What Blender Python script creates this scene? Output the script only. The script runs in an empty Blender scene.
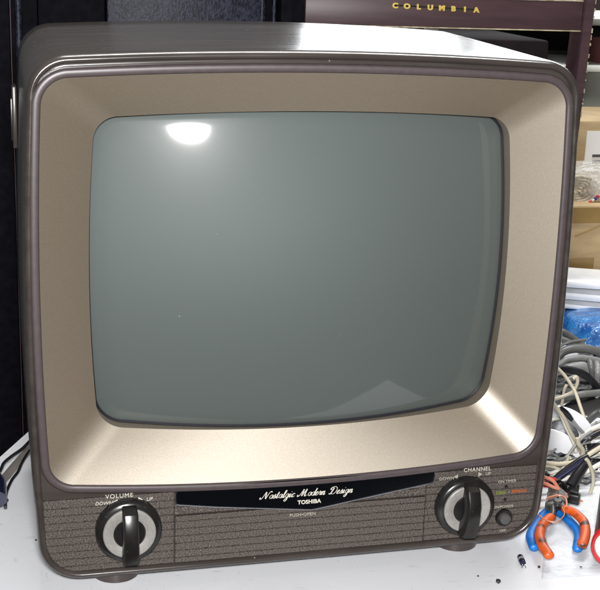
import bpy, bmesh, math, random
from mathutils import Vector, Matrix
random.seed(7)
scene = bpy.context.scene
COL = scene.collection
PI = math.pi

# ------------------------------------------------------------------ camera frame (measured)
CAM = Vector((-0.19833, -0.73463, 0.40791))
RX = Vector((0.96964, -0.2422, 0.03369))
RD = Vector((-0.03414, -0.27052, -0.96211))
RF = Vector((0.24214, 0.93175, -0.27057))
FPX = 1199.77
def ray(u, v):
    return RX * ((u - 300) / FPX) + RD * ((v - 295) / FPX) + RF
def at(u, v, Y):
    d = ray(u, v); return CAM + d * ((Y - CAM.y) / d.y)
def atz(u, v, Z):
    d = ray(u, v); return CAM + d * ((Z - CAM.z) / d.z)
TZ = -0.008                                   # table top height

# ------------------------------------------------------------------ materials
def nodes_of(m):
    m.use_nodes = True
    nt = m.node_tree
    b = nt.nodes.get('Principled BSDF')
    return nt, b
def mat(name, col, rough=.5, metal=0., spec=.5, coat=0., coat_rough=.05, trans=0., alpha=1.,
        var=.0, vscale=40., bump=0., bscale=200., bdist=.001, stretch=(1, 1, 1), col2=None, ramp=(.35, .65), rvar=0.):
    m = bpy.data.materials.new(name)
    nt, b = nodes_of(m)
    b.inputs['Base Color'].default_value = (*col, 1)
    b.inputs['Roughness'].default_value = rough
    b.inputs['Metallic'].default_value = metal
    b.inputs['Specular IOR Level'].default_value = spec
    b.inputs['Coat Weight'].default_value = coat
    b.inputs['Coat Roughness'].default_value = coat_rough
    b.inputs['Transmission Weight'].default_value = trans
    b.inputs['Alpha'].default_value = alpha
    if var or col2 or bump or rvar:
        tc = nt.nodes.new('ShaderNodeTexCoord')
        mp = nt.nodes.new('ShaderNodeMapping'); mp.inputs['Scale'].default_value = stretch
        nt.links.new(tc.outputs['Object'], mp.inputs['Vector'])
    if var or col2:
        n = nt.nodes.new('ShaderNodeTexNoise'); n.inputs['Scale'].default_value = vscale
        n.inputs['Detail'].default_value = 5
        nt.links.new(mp.outputs[0], n.inputs['Vector'])
        r = nt.nodes.new('ShaderNodeValToRGB')
        r.color_ramp.elements[0].position = ramp[0]; r.color_ramp.elements[1].position = ramp[1]
        c2 = col2 or tuple(min(1, c * (1 + var)) for c in col)
        c1 = col if col2 else tuple(c * (1 - var) for c in col)
        r.color_ramp.elements[0].color = (*c1, 1); r.color_ramp.elements[1].color = (*c2, 1)
        nt.links.new(n.outputs['Fac'], r.inputs[0]); nt.links.new(r.outputs[0], b.inputs['Base Color'])
    if rvar:
        n3 = nt.nodes.new('ShaderNodeTexNoise'); n3.inputs['Scale'].default_value = vscale; n3.inputs['Detail'].default_value = 6
        nt.links.new(mp.outputs[0], n3.inputs['Vector'])
        mr = nt.nodes.new('ShaderNodeMapRange')
        mr.inputs['From Min'].default_value = .3; mr.inputs['From Max'].default_value = .7
        mr.inputs['To Min'].default_value = max(.02, rough - rvar); mr.inputs['To Max'].default_value = rough + rvar
        nt.links.new(n3.outputs['Fac'], mr.inputs['Value']); nt.links.new(mr.outputs[0], b.inputs['Roughness'])
    if bump:
        n2 = nt.nodes.new('ShaderNodeTexNoise'); n2.inputs['Scale'].default_value = bscale
        n2.inputs['Detail'].default_value = 4
        nt.links.new(mp.outputs[0], n2.inputs['Vector'])
        bp = nt.nodes.new('ShaderNodeBump'); bp.inputs['Strength'].default_value = bump
        bp.inputs['Distance'].default_value = bdist
        nt.links.new(n2.outputs['Fac'], bp.inputs['Height']); nt.links.new(bp.outputs[0], b.inputs['Normal'])
    return m

M = {}
M['shell'] = mat('brown_plastic', (.034, .028, .025), .24, spec=.6, var=.15, vscale=60, bump=.06, bscale=300, bdist=.0006, rvar=.05, stretch=(.25, 4, 2))
M['rim'] = mat('dark_brown_rim', (.034, .027, .025), .3, spec=.5, var=.12, vscale=60, bump=.05, bscale=900, bdist=.0003)
M['lip'] = mat('mauve_grey_plastic', (.05, .039, .041), .42, spec=.45, bump=.06, bscale=1200, bdist=.0003, var=.08, vscale=200)
M['champagne'] = mat('champagne_metallic_paint', (.30, .262, .212), .46, metal=.72, spec=.5, var=.12, vscale=1500, bump=.10, bscale=1400, bdist=.0002)
M['screen'] = mat('grey_tube_glass', (.056, .066, .0635), .32, spec=.07, coat=.8, coat_rough=.055)
M['gasket'] = mat('black_gasket', (.008, .008, .012), .5)
M['grain'] = mat('speckled_brown_panel', (.024, .019, .017), .5, spec=.3, vscale=1900, col2=(.135, .117, .104), ramp=(.40, .70), stretch=(.5, 1, 1), bump=.3, bscale=1600, bdist=.0003)
M['score'] = mat('groove_shade', (.019, .0155, .014), .6, spec=.2, vscale=700, col2=(.06, .052, .047), ramp=(.5, .75))
M['black'] = mat('black_plastic', (.007, .0065, .0065), .32, spec=.4, var=.2, vscale=90)
M['knob'] = mat('dark_grey_knob', (.009, .0085, .008), .26, spec=.45, var=.2, vscale=120, bump=.05, bscale=800, bdist=.0002)
M['silver'] = mat('brushed_silver', (.27, .26, .245), .4, metal=.3, var=.08, vscale=400, bump=.05, bscale=600, bdist=.0002)
M['chrome'] = mat('chrome', (.55, .56, .6), .15, metal=1., var=.05, vscale=80)
M['plaque'] = mat('black_glossy_plaque', (.002, .0022, .003), .15, spec=.3)
M['print'] = mat('cream_print', (.28, .26, .22), .5, var=.1, vscale=900)
M['goldprint'] = mat('silver_cream_print', (.42, .40, .35), .45, var=.1, vscale=900)
M['green'] = mat('green_print', (.16, .2, .02), .5, var=.1, vscale=900)
M['orange'] = mat('orange_print', (.38, .085, .008), .5, var=.1, vscale=900)
M['table'] = mat('white_table_laminate', (.60, .61, .635), .42, spec=.4, bump=.06, bscale=90, bdist=.0006, rvar=.08, vscale=7)
def stains(m, base, dark):                    # smudges, scratches and specks with shapes of their own
    nt = m.node_tree; b = nt.nodes['Principled BSDF']; tc = nt.nodes.new('ShaderNodeTexCoord'); prev = None
    for sc_, st_, p0, p1, k in ((9, (1, 1, 1), .55, .78, .12), (60, (1, 6, 1), .66, .74, .28), (70, (5, 1.3, 1), .68, .75, .25), (420, (1, 1, 1), .74, .78, .5)):
        mp = nt.nodes.new('ShaderNodeMapping'); mp.inputs['Scale'].default_value = st_; mp.inputs['Rotation'].default_value = (0, 0, .5)
        n = nt.nodes.new('ShaderNodeTexNoise'); n.inputs['Scale'].default_value = sc_; n.inputs['Detail'].default_value = 4
        r = nt.nodes.new('ShaderNodeMapRange'); r.inputs['From Min'].default_value = p0; r.inputs['From Max'].default_value = p1; r.inputs['To Max'].default_value = k
        mx = nt.nodes.new('ShaderNodeMix'); mx.data_type = 'RGBA'
        nt.links.new(tc.outputs['Object'], mp.inputs[0]); nt.links.new(mp.outputs[0], n.inputs['Vector']); nt.links.new(n.outputs['Fac'], r.inputs['Value'])
        nt.links.new(r.outputs[0], mx.inputs['Factor']); mx.inputs[7].default_value = (*dark, 1)
        if prev: nt.links.new(prev, mx.inputs[6])
        else: mx.inputs[6].default_value = (*base, 1)
        prev = mx.outputs[2]
    nt.links.new(prev, b.inputs['Base Color'])
def dust(m, base, col, scale, p0, k):         # pale specks of dust
    nt = m.node_tree; b = nt.nodes['Principled BSDF']; tc = nt.nodes.new('ShaderNodeTexCoord')
    n = nt.nodes.new('ShaderNodeTexNoise'); n.inputs['Scale'].default_value = scale; n.inputs['Detail'].default_value = 1
    r = nt.nodes.new('ShaderNodeMapRange'); r.inputs['From Min'].default_value = p0; r.inputs['From Max'].default_value = p0 + .05; r.inputs['To Max'].default_value = k
    mx = nt.nodes.new('ShaderNodeMix'); mx.data_type = 'RGBA'; mx.inputs[6].default_value = (*base, 1); mx.inputs[7].default_value = (*col, 1)
    nt.links.new(tc.outputs['Object'], n.inputs['Vector']); nt.links.new(n.outputs['Fac'], r.inputs['Value']); nt.links.new(r.outputs[0], mx.inputs['Factor'])
    if b.inputs['Base Color'].links: nt.links.new(b.inputs['Base Color'].links[0].from_socket, mx.inputs[6])
    nt.links.new(mx.outputs[2], b.inputs['Base Color'])
dust(M['screen'], (.056, .066, .0635), (.3, .31, .3), 330, .80, .4)
dust(M['shell'], (.03, .03, .03), (.35, .33, .3), 230, .765, .7)
dust(M['plaque'], (.002, .0022, .003), (.1, .1, .1), 420, .79, .4)
dust(M['knob'], (.01, .01, .01), (.12, .115, .11), 600, .74, .5)
stains(M['table'], (.57, .58, .605), (.12, .115, .11))
M['cab'] = mat('black_cabinet_lacquer', (.004, .004, .006), .7, spec=.04, var=.3, vscale=120, bump=.1, bscale=400, bdist=.0004)
M['vinyl'] = mat('black_vinyl_grain', (.005, .006, .012), .45, spec=.22, vscale=420, col2=(.030, .034, .058), ramp=(.38, .72), stretch=(1, 1, .6), bump=.55, bscale=700, bdist=.0008)
M['mahog'] = mat('purplish_brown_lacquer', (.066, .036, .041), .42, spec=.4, var=.15, vscale=18, stretch=(1, 3, 10), bump=.05, bscale=200, bdist=.0005)
M['gold'] = mat('gold_metal', (.78, .58, .13), .35, metal=.25, var=.06, vscale=300)
M['edge'] = mat('worn_pale_edge', (.42, .36, .24), .5, var=.4, vscale=120)
M['card'] = mat('brown_cardboard', (.42, .31, .175), .75, spec=.2, var=.10, vscale=25, stretch=(1, 1, 4), bump=.15, bscale=120)
M['tape'] = mat('parcel_tape', (.26, .165, .055), .25, spec=.5, var=.12, vscale=30, bump=.15, bscale=60)
M['paper'] = mat('white_paper', (.8, .8, .8), .6, var=.03, vscale=40)
M['ink'] = mat('grey_ink', (.08, .08, .085), .6, var=.1, vscale=100)
M['foam'] = mat('white_foam', (.88, .89, .91), .55, var=.04, vscale=60, bump=.2, bscale=120, bdist=.001)
M['bluebag'] = mat('blue_plastic', (.008, .075, .30), .16, spec=.7, coat=.6, coat_rough=.08, vscale=60, col2=(.03, .2, .52), bump=1., bscale=130, bdist=.005)
M['greycable'] = mat('grey_cable_sheath', (.115, .115, .112), .42, var=.1, vscale=90)
M['lightcable'] = mat('pale_grey_cable_sheath', (.2, .2, .2), .42, var=.1, vscale=90)
M['blackcable'] = mat('black_cable_sheath', (.01, .01, .012), .3, var=.2, vscale=90)
M['beige'] = mat('beige_wire_sheath', (.42, .38, .29), .4, var=.08, vscale=60)
M['cream'] = mat('cream_wire_sheath', (.58, .56, .5), .4, var=.06, vscale=60)
M['pink'] = mat('salmon_wire_sheath', (.5, .2, .13), .4, var=.08, vscale=60)
M['copper'] = mat('copper_wire', (.5, .21, .12), .35, metal=.4, var=.1, vscale=90)
M['redwire'] = mat('red_wire_sheath', (.5, .015, .015), .35, var=.08, vscale=60)
M['bluewire'] = mat('blue_wire_sheath', (.02, .04, .22), .35, var=.08, vscale=60)
M['whiteplastic'] = mat('white_plastic', (.72, .73, .76), .35, var=.03, vscale=60)
M['solder'] = mat('solder_wire', (.32, .32, .34), .35, metal=.85, var=.25, vscale=300)
M['steel'] = mat('dark_tool_steel', (.035, .035, .036), .38, metal=.6, vscale=250, col2=(.1, .095, .09), bump=.2, bscale=400, bdist=.0005)
M['blueh'] = mat('blue_grip', (.006, .13, .45), .38, spec=.4, vscale=95, col2=(.004, .05, .18), ramp=(.55, .75), bump=.15, bscale=250, bdist=.0004)
M['orangeh'] = mat('dirty_orange_grip', (.50, .075, .008), .42, vscale=95, col2=(.05, .018, .012), ramp=(.55, .68), bump=.15, bscale=300, bdist=.0004)
M['red'] = mat('red_rim', (.45, .012, .015), .3, var=.1, vscale=60)
M['shelf'] = mat('grey_painted_steel', (.22, .225, .20), .45, var=.1, vscale=30)
M['shelflight'] = mat('pale_painted_steel', (.6, .62, .58), .45, var=.08, vscale=30)
M['cordm'] = mat('beige_cord', (.5, .45, .36), .7, spec=.2, var=.2, vscale=300, bump=.5, bscale=600, bdist=.001)
M['wall'] = mat('dim_wall_paint', (.10, .095, .09), .8, var=.08, vscale=4)
M['floor'] = mat('dark_floor', (.03, .028, .027), .6, var=.2, vscale=8)
M['darkgrey'] = mat('charcoal_plastic', (.05, .05, .05), .35, var=.1, vscale=80)
M['ribbon'] = mat('grey_ribbon_cable', (.13, .115, .105), .5, var=.15, vscale=60)
M['navy'] = mat('navy_plastic', (.008, .009, .03), .25, var=.15, vscale=60)
M['cardlight'] = M['card']
M['debris'] = mat('black_scrap', (.01, .01, .012), .5, var=.2, vscale=200)
M['matte'] = mat('matte_dark_brown', (.012, .009, .010), .9, spec=.05, var=.2, vscale=40)
# champagne flake paint: a brown base under neutral metal flakes
def flake():
    m = mat('champagne_metallic_paint', (.074, .050, .026), .6, spec=.15, var=.10, vscale=1500, bump=.16, bscale=1400, bdist=.0002)
    nt = m.node_tree; b = nt.nodes['Principled BSDF']
    g = nt.nodes.new('ShaderNodeBsdfPrincipled'); cr = nt.nodes.new('ShaderNodeValToRGB'); cr.color_ramp.elements[0].position = .36; cr.color_ramp.elements[1].position = .64
    cr.color_ramp.elements[0].color = (.615, .562, .482, 1); cr.color_ramp.elements[1].color = (.755, .702, .615, 1)
    nz = nt.nodes.new('ShaderNodeTexNoise'); nz.inputs['Scale'].default_value = 2000; nz.inputs['Detail'].default_value = 3
    tcx = nt.nodes.new('ShaderNodeTexCoord'); nt.links.new(tcx.outputs['Object'], nz.inputs['Vector'])
    nt.links.new(nz.outputs['Fac'], cr.inputs[0]); nt.links.new(cr.outputs[0], g.inputs['Base Color'])
    g.inputs['Metallic'].default_value = 1; g.inputs['Roughness'].default_value = .52
    if b.inputs['Normal'].links: nt.links.new(b.inputs['Normal'].links[0].from_socket, g.inputs['Normal'])
    mx = nt.nodes.new('ShaderNodeMixShader'); mx.inputs[0].default_value = .49
    nt.links.new(b.outputs[0], mx.inputs[1]); nt.links.new(g.outputs[0], mx.inputs[2])
    nt.links.new(mx.outputs[0], nt.nodes['Material Output'].inputs[0])
    return m
M['champagne'] = flake()
sb = M['shell'].node_tree.nodes['Principled BSDF']    # sheen over the whole shell, added to brighten it at grazing angles
sb.inputs['Sheen Weight'].default_value = .021; sb.inputs['Sheen Roughness'].default_value = .5
# the phosphor behind the glass is dished more than the glass in front of it and has a broad sheen
def phosphor():
    m = M['screen']; nt = m.node_tree; b = nt.nodes['Principled BSDF']
    g = nt.nodes.new('ShaderNodeBsdfPrincipled'); g.inputs['Base Color'].default_value = (.66, .725, .735, 1)
    g.inputs['Metallic'].default_value = 1; g.inputs['Roughness'].default_value = .70
    for k in ('Coat Weight', 'Coat Roughness'): g.inputs[k].default_value = b.inputs[k].default_value
    tc = nt.nodes.new('ShaderNodeTexCoord'); sub = nt.nodes.new('ShaderNodeVectorMath'); sub.operation = 'SUBTRACT'; sub.inputs[1].default_value = (.0035, 0, .2017)
    mul = nt.nodes.new('ShaderNodeVectorMath'); mul.operation = 'MULTIPLY'; mul.inputs[1].default_value = (1 / .34, 0, 1 / .20)
    add = nt.nodes.new('ShaderNodeVectorMath'); add.operation = 'ADD'; add.inputs[1].default_value = (0, -1, 0)
    nor = nt.nodes.new('ShaderNodeVectorMath'); nor.operation = 'NORMALIZE'
    nt.links.new(tc.outputs['Object'], sub.inputs[0]); nt.links.new(sub.outputs[0], mul.inputs[0])
    nt.links.new(mul.outputs[0], add.inputs[0]); nt.links.new(add.outputs[0], nor.inputs[0]); nt.links.new(nor.outputs[0], g.inputs['Normal'])
    mx = nt.nodes.new('ShaderNodeMixShader'); mx.inputs[0].default_value = .046
    nt.links.new(b.outputs[0], mx.inputs[1]); nt.links.new(g.outputs[0], mx.inputs[2])
    nt.links.new(mx.outputs[0], nt.nodes['Material Output'].inputs[0])
phosphor()
# thin clear plastic film: transparent with a glossy sheen
def film(name, tint, fac, bump=.6, bscale=60, emit=None):
    m = bpy.data.materials.new(name); nt, b = nodes_of(m)
    out = nt.nodes['Material Output']
    tr = nt.nodes.new('ShaderNodeBsdfTransparent'); tr.inputs[0].default_value = (.96, .97, .98, 1)
    mix = nt.nodes.new('ShaderNodeMixShader')
    b.inputs['Base Color'].default_value = (*tint, 1); b.inputs['Roughness'].default_value = .15
    n = nt.nodes.new('ShaderNodeTexNoise'); n.inputs['Scale'].default_value = bscale
    tc = nt.nodes.new('ShaderNodeTexCoord'); nt.links.new(tc.outputs['Object'], n.inputs['Vector'])
    bp = nt.nodes.new('ShaderNodeBump'); bp.inputs['Strength'].default_value = bump; bp.inputs['Distance'].default_value = .004
    nt.links.new(n.outputs['Fac'], bp.inputs['Height']); nt.links.new(bp.outputs[0], b.inputs['Normal'])
    mix.inputs[0].default_value = fac
    nt.links.new(tr.outputs[0], mix.inputs[1]); nt.links.new(b.outputs[0], mix.inputs[2])
    nt.links.new(mix.outputs[0], out.inputs[0])
    return m
M['film'] = film('clear_plastic_film', (.7, .72, .74), .22)
M['bubble'] = film('clear_bubble_film', (.75, .72, .66), .38, 1., 110)

# ------------------------------------------------------------------ object helpers
def tag(o, label=None, cat=None, group=None, kind=None):
    if label: o['label'] = label
    if cat: o['category'] = cat
    if group: o['group'] = group
    if kind: o['kind'] = kind
    return o
def empty(name, loc, label, cat, group=None):
    o = bpy.data.objects.new(name, None); COL.objects.link(o); o.location = loc
    o.empty_display_size = .02
    return tag(o, label, cat, group)
def obj(name, bm, m, parent=None, smooth=True, angle=40):
    bmesh.ops.recalc_face_normals(bm, faces=bm.faces[:])
    me = bpy.data.meshes.new(name)
    bm.to_mesh(me); bm.free()
    mm = M[m] if isinstance(m, str) else m
    me.materials.append(mm)
    if smooth:
        me.shade_smooth()
        try: me.set_sharp_from_angle(angle=math.radians(angle))
        except Exception: pass
    o = bpy.data.objects.new(name, me); COL.objects.link(o)
    if parent:
        o.parent = parent
        # geometry is written in world space: cancel the whole parent chain's offset
        off = Vector((0, 0, 0)); p = parent
        while p: off += p.location; p = p.parent
        o.location = -off
    return o
def box(bm, c, s, rot=None, bevel=0., seg=2):
    r = bmesh.ops.create_cube(bm, size=1)
    vs = r['verts']
    mtx = Matrix.Translation(Vector(c)) @ (rot.to_4x4() if rot else Matrix()) @ Matrix.Diagonal((*s, 1))
    bmesh.ops.transform(bm, matrix=mtx, verts=vs)
    if bevel:
        es = list({e for v in vs for e in v.link_edges})
        bmesh.ops.bevel(bm, geom=es, offset=bevel, segments=seg, affect='EDGES', profile=.5)
def smoothpath(pts, sub=8, closed=False):
    pts = [Vector(p) for p in pts]; n = len(pts); out = []
    segs = n if closed else n - 1
    for i in range(segs):
        if closed: p0, p1, p2, p3 = pts[(i - 1) % n], pts[i], pts[(i + 1) % n], pts[(i + 2) % n]
        else: p0, p1, p2, p3 = pts[max(i - 1, 0)], pts[i], pts[i + 1], pts[min(i + 2, n - 1)]
        for k in range(sub):
            t = k / sub; t2 = t * t; t3 = t2 * t
            out.append(.5 * ((2 * p1) + (p2 - p0) * t + (2 * p0 - 5 * p1 + 4 * p2 - p3) * t2 + (3 * p1 - p0 - 3 * p2 + p3) * t3))
    if not closed: out.append(pts[-1])
    return out
def tube(bm, pts, r, seg=10, sub=8, closed=False, flat=1., rfun=None):
    path = smoothpath(pts, sub, closed) if sub > 1 else [Vector(p) for p in pts]
    n = len(path); rings = []
    up = Vector((0, 0, 1)); prev = None
    for i, p in enumerate(path):
        t = (path[(i + 1) % n] - path[i - 1]) if closed else (path[min(i + 1, n - 1)] - path[max(i - 1, 0)])
        if t.length < 1e-9: t = Vector((1, 0, 0))
        t.normalize()
        if prev is None:
            a = t.cross(up)
            if a.length < .1: a = t.cross(Vector((1, 0, 0)))
        else: a = prev - t * prev.dot(t)
        a.normalize(); prev = a; b = t.cross(a)
        rr = rfun(i / max(1, n - 1)) * r if rfun else r
        rings.append([bm.verts.new(p + a * (math.cos(2 * PI * k / seg) * rr) + b * (math.sin(2 * PI * k / seg) * rr * flat)) for k in range(seg)])
    m = n if closed else n - 1
    for i in range(m):
        A, B = rings[i], rings[(i + 1) % n]
        for k in range(seg): bm.faces.new((A[k], A[(k + 1) % seg], B[(k + 1) % seg], B[k]))
    if not closed:
        bm.faces.new(rings[0]); bm.faces.new(rings[-1])
def round_end(t):                             # radius profile with rounded tips
    e = min(t, 1 - t)
    return math.sqrt(max(.02, 1 - (1 - min(1, e / .06)) ** 2))
def revolve(bm, prof, c, axis=(0, -1, 0), seg=64, xdir=None):
    """prof: (radius, height along axis) pairs"""
    ax = Vector(axis).normalized()
    x = Vector(xdir) if xdir else ax.orthogonal()
    x = (x - ax * x.dot(ax)).normalized(); y = ax.cross(x); c = Vector(c)
    rings = []
    for r, h in prof:
        if r < 1e-7: rings.append([bm.verts.new(c + ax * h)])
        else: rings.append([bm.verts.new(c + ax * h + x * (r * math.cos(2 * PI * k / seg)) + y * (r * math.sin(2 * PI * k / seg))) for k in range(seg)])
    for A, B in zip(rings, rings[1:]):
        for k in range(seg):
            k2 = (k + 1) % seg
            if len(A) == 1 and len(B) == 1: continue
            if len(A) == 1: bm.faces.new((A[0], B[k], B[k2]))
            elif len(B) == 1: bm.faces.new((A[k], A[k2], B[0]))
            else: bm.faces.new((A[k], A[k2], B[k2], B[k]))
def loft(bm, loops, cap0=False, cap1=False):
    rings = [[bm.verts.new(p) for p in l] for l in loops]
    n = len(rings[0])
    for A, B in zip(rings, rings[1:]):
        for k in range(n): bm.faces.new((A[k], A[(k + 1) % n], B[(k + 1) % n], B[k]))
    if cap0: bm.faces.new(rings[0])
    if cap1: bm.faces.new(rings[-1])
def prism(bm, outline, y0, y1):
    """outline of (x,z); extruded between y0 (front) and y1"""
    loft(bm, [[Vector((x, y0, z)) for x, z in outline], [Vector((x, y1, z)) for x, z in outline]], True, True)
FONT = None
def text_bm(s, size, origin, shear=0., fat=0., space=1., align='CENTER', depth=.00015, rotm=None, bm=None, word=1.):
    cu = bpy.data.curves.new('t', 'FONT'); cu.body = s; cu.size = size; cu.shear = shear
    cu.offset = fat; cu.space_character = space; cu.align_x = align; cu.extrude = depth; cu.space_word = word
    cu.resolution_u = 4
    to = bpy.data.objects.new('t', cu); COL.objects.link(to)
    dg = bpy.context.evaluated_depsgraph_get()
    me = bpy.data.meshes.new_from_object(to.evaluated_get(dg))
    COL.objects.unlink(to); bpy.data.objects.remove(to); bpy.data.curves.remove(cu)
    b = bm or bmesh.new()
    old = len(b.verts)
    b.from_mesh(me); bpy.data.meshes.remove(me); b.verts.ensure_lookup_table()
    o = Vector(origin)
    for v in b.verts[old:]:
        p = Vector((v.co.x, -v.co.z, v.co.y))
        if rotm: p = rotm @ p
        v.co = o + p
    return b

# ------------------------------------------------------------------ outlines in the x-z plane
def outline(hx, z0, z1, rt, rb, bs, bt, bb, nc=12, ne=24):
    pts = []
    def arc(cx, cz, r, a0):
        for k in range(nc):
            a = a0 + (PI / 2) * k / nc
            pts.append((cx + r * math.cos(a), cz + r * math.sin(a)))
    def edge(x0, zz0, x1, zz1, nx, nz, bow):
        for k in range(ne):
            t = k / ne; w = 4 * t * (1 - t) * bow
            pts.append((x0 + (x1 - x0) * t + nx * w, zz0 + (zz1 - zz0) * t + nz * w))
    arc(hx - rt, z1 - rt, rt, 0); edge(hx - rt, z1, -hx + rt, z1, 0, 1, bt)
    arc(-hx + rt, z1 - rt, rt, PI / 2); edge(-hx, z1 - rt, -hx, z0 + rb, -1, 0, bs)
    arc(-hx + rb, z0 + rb, rb, PI); edge(-hx + rb, z0, hx - rb, z0, 0, -1, bb)
    arc(hx - rb, z0 + rb, rb, 1.5 * PI); edge(hx, z0 + rb, hx, z1 - rt, 1, 0, bs)
    return pts
def outer(o): return [(x + .0010, z) for x, z in outline(.1810 - o, o, .3480 - o, .026 - o, .029 - o * .9, .0042, .0045, .0004)]
def lipo(o): return outline(.1715 - o, .0698 + o, .3345 - o, .018 - o, .0175 - o, .0030, .0045, .0070)
SC = (.0035, .2017)
def aper(o): return [(x + SC[0], z) for x, z in outline(.1422 - o, .0970 + o, .3078 - o, .017 - o, .0195 - o, .0036, .0046, .0042)]
def loop3(ol, y):
    return [Vector((x, y(x, z) if callable(y) else y, z)) for x, z in ol]
def y_ap(x, z):
    a = min(1.2, abs(x - SC[0]) / .1455); b = min(1.2, abs(z - SC[1]) / .109)
    return .0175 + .0085 * a * a + .003 * b * b + .003 * a * a * b * b
GRX, GRZ, GY = .49, .57, .0150
def y_glass(x, z):
    x = x - SC[0]; z = z - SC[1]
    return GY + x * x / (2 * GRX) + z * z / (2 * GRZ) - .0012 * min(1.3, (x / .143) ** 6 * (z / .108) ** 6)

# ================================================================== TELEVISION
tv = empty('television', (0, .1, TZ), 'brown plastic tube television with champagne screen surround and two dials on the white table', 'television')
bm = bmesh.new()
prof = [(.05, .238), (.012, .220), (.003, .214), (.0, .207), (.0, .15), (.0, .1), (.0, .05), (.0, .0075), (.0003, .0045), (.0010, .0020), (.0022, .0005), (.0034, .0), (.0046, .0006), (.0055, .0022), (.0058, .0044),
        (.0066, .0047), (.0074, .0044)]
def raised(pts):                              # the top rises a little towards the back
    return [Vector((p.x, p.y, p.z + max(0, min(1, (p.z - .2) / .14)) * .0062 * max(0, min(1, p.y / .2)))) for p in pts]
loops = [raised(loop3(outer(o), y)) for o, y in prof]
loops += [loop3(lipo(-.0066), .0036), loop3(lipo(-.002), .0040)]
loft(bm, loops, cap0=True)
cabinet = obj('cabinet', bm, 'shell', tv, angle=50)
# rear bulge of the tube housing
bm = bmesh.new()
loft(bm, [loop3(outline(.15 - k * .02, .03 + k * .012, .30 - k * .03, .03, .03, 0, 0, 0), .2345 + k * .04) for k in range(4)], True, True)
obj('rear_housing', bm, 'shell', tv)
# raised mauve lip around the screen surround
bm = bmesh.new()
loft(bm, [loop3(lipo(o), y) for o, y in [(-.0054, .0042), (-.0054, .0008), (-.0049, -.0003), (-.0040, -.0009), (-.0010, -.0006), (-.0003, -.0001), (0, .0008), (0.0006, .0042)]])
obj('screen_lip', bm, 'lip', tv, angle=50)
# champagne surround sloping in to the tube
bm = bmesh.new()
loops = []
A, B = lipo(.0002), aper(0)
for k in range(9):
    t = k / 8
    loops.append([Vector((a[0] * (1 - t) + b[0] * t, (.0012) * (1 - t) + y_ap(*b) * t, a[1] * (1 - t) + b[1] * t)) for a, b in zip(A, B)])
sur = bm
loft(sur, loops)
surround = obj('screen_surround', sur, 'champagne', tv, angle=60)
bm = bmesh.new()
B1 = aper(-.0002)
loft(bm, [loop3(B, lambda x, z: y_ap(x, z) - .0001), loop3(B1, lambda x, z: y_ap(x, z) + .0006), loop3(aper(-.0006), lambda x, z: max(y_glass(x, z) + .0008, y_ap(x, z) + .002))])
obj('inner_edge', bm, 'champagne', surround, angle=60)
bm = bmesh.new()
loft(bm, [loop3(aper(-.0004), lambda x, z: y_glass(x, z) - .0007), loop3(aper(.0002), lambda x, z: y_glass(x, z) - .0009), loop3(aper(.0013), lambda x, z: y_glass(x, z) + .0006)])
obj('gasket', bm, 'gasket', surround)
# convex glass
bm = bmesh.new()
rings = []
base = aper(.0008)
for s in [1.0, .985, .96, .92, .85, .75, .65, .55, .45, .35, .25, .15, .07]:
    drop = .0012 if s == 1.0 else (.0002 if s == .985 else 0.)
    rings.append([Vector((SC[0] + (x - SC[0]) * s, y_glass(SC[0] + (x - SC[0]) * s, SC[1] + (z - SC[1]) * s) + drop, SC[1] + (z - SC[1]) * s)) for x, z in base])
loft(bm, rings, cap1=True)
obj('screen', bm, 'screen', tv, angle=80)

# ---- control panel: ribbed speckled sheets left, right and the push-open flap
def hw(z):                                    # half width of the panel field at height z (round bottom corners)
    r = .0240; zc = .0058 + r; X = .1752
    if z >= zc: return X + .0006 * (z - zc) / .03
    return X - r + math.sqrt(max(0, r * r - (zc - z) ** 2))
PITCH = .00535
def ribs(z0, z1, yf):
    rows = [(z0, yf + .0014), (z0 + .0003, yf)]
    z = .0582 - PITCH * 12
    while z < z1 - .0004:
        if z0 + .0012 < z < z1 - .0012:
            rows += [(z - .00046, yf), (z - .00026, yf + .0011), (z + .00026, yf + .0011), (z + .00046, yf)]
        z += PITCH
    rows += [(z1 - .0003, yf), (z1, yf + .0014)]
    return rows
def darken(o, yf):                            # shade of the grooves between the ribs, put into their floor colour
    me = o.data; me.materials.append(M['score'])
    for p in me.polygons:
        if sum(me.vertices[k].co.y for k in p.vertices) / len(p.vertices) > yf + .0006 and abs(p.normal.x) < .5 and sum(me.vertices[k].co.y for k in p.vertices) / len(p.vertices) < yf + .00135: p.material_index = 1
    return o
def panel(x0f, x1f, z0, z1, yf):
    bm = bmesh.new(); rows = ribs(z0, z1, yf)
    dense = []
    for (a, ya), (b, yb) in zip(rows, rows[1:]):
        dense.append((a, ya))
        if b - a > .0018:
            for k in range(1, 4): dense.append((a + (b - a) * k / 4, yf))
    dense.append(rows[-1])
    prev = None
    for z, y in dense:
        x0, x1 = x0f(z), x1f(z)
        cur = [bm.verts.new((x0, .0042, z)), bm.verts.new((x0, y + .0004, z)), bm.verts.new((x0 + .0004, y, z))]
        cur += [bm.verts.new((x0 + (x1 - x0) * k / 6, y, z)) for k in range(1, 6)]
        cur += [bm.verts.new((x1 - .0004, y, z)), bm.verts.new((x1, y + .0004, z)), bm.verts.new((x1, .0042, z))]
        if prev:
            for k in range(len(cur) - 1): bm.faces.new((prev[k], prev[k + 1], cur[k + 1], cur[k]))
        prev = cur
    return bm
pl = obj('control_panel', panel(lambda z: -hw(z), lambda z: -.0893, .0060, .0592, .0026), 'grain', tv, angle=25)
darken(pl, .0026)
tag(pl, 'ribbed speckled brown panel around the volume dial')
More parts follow.
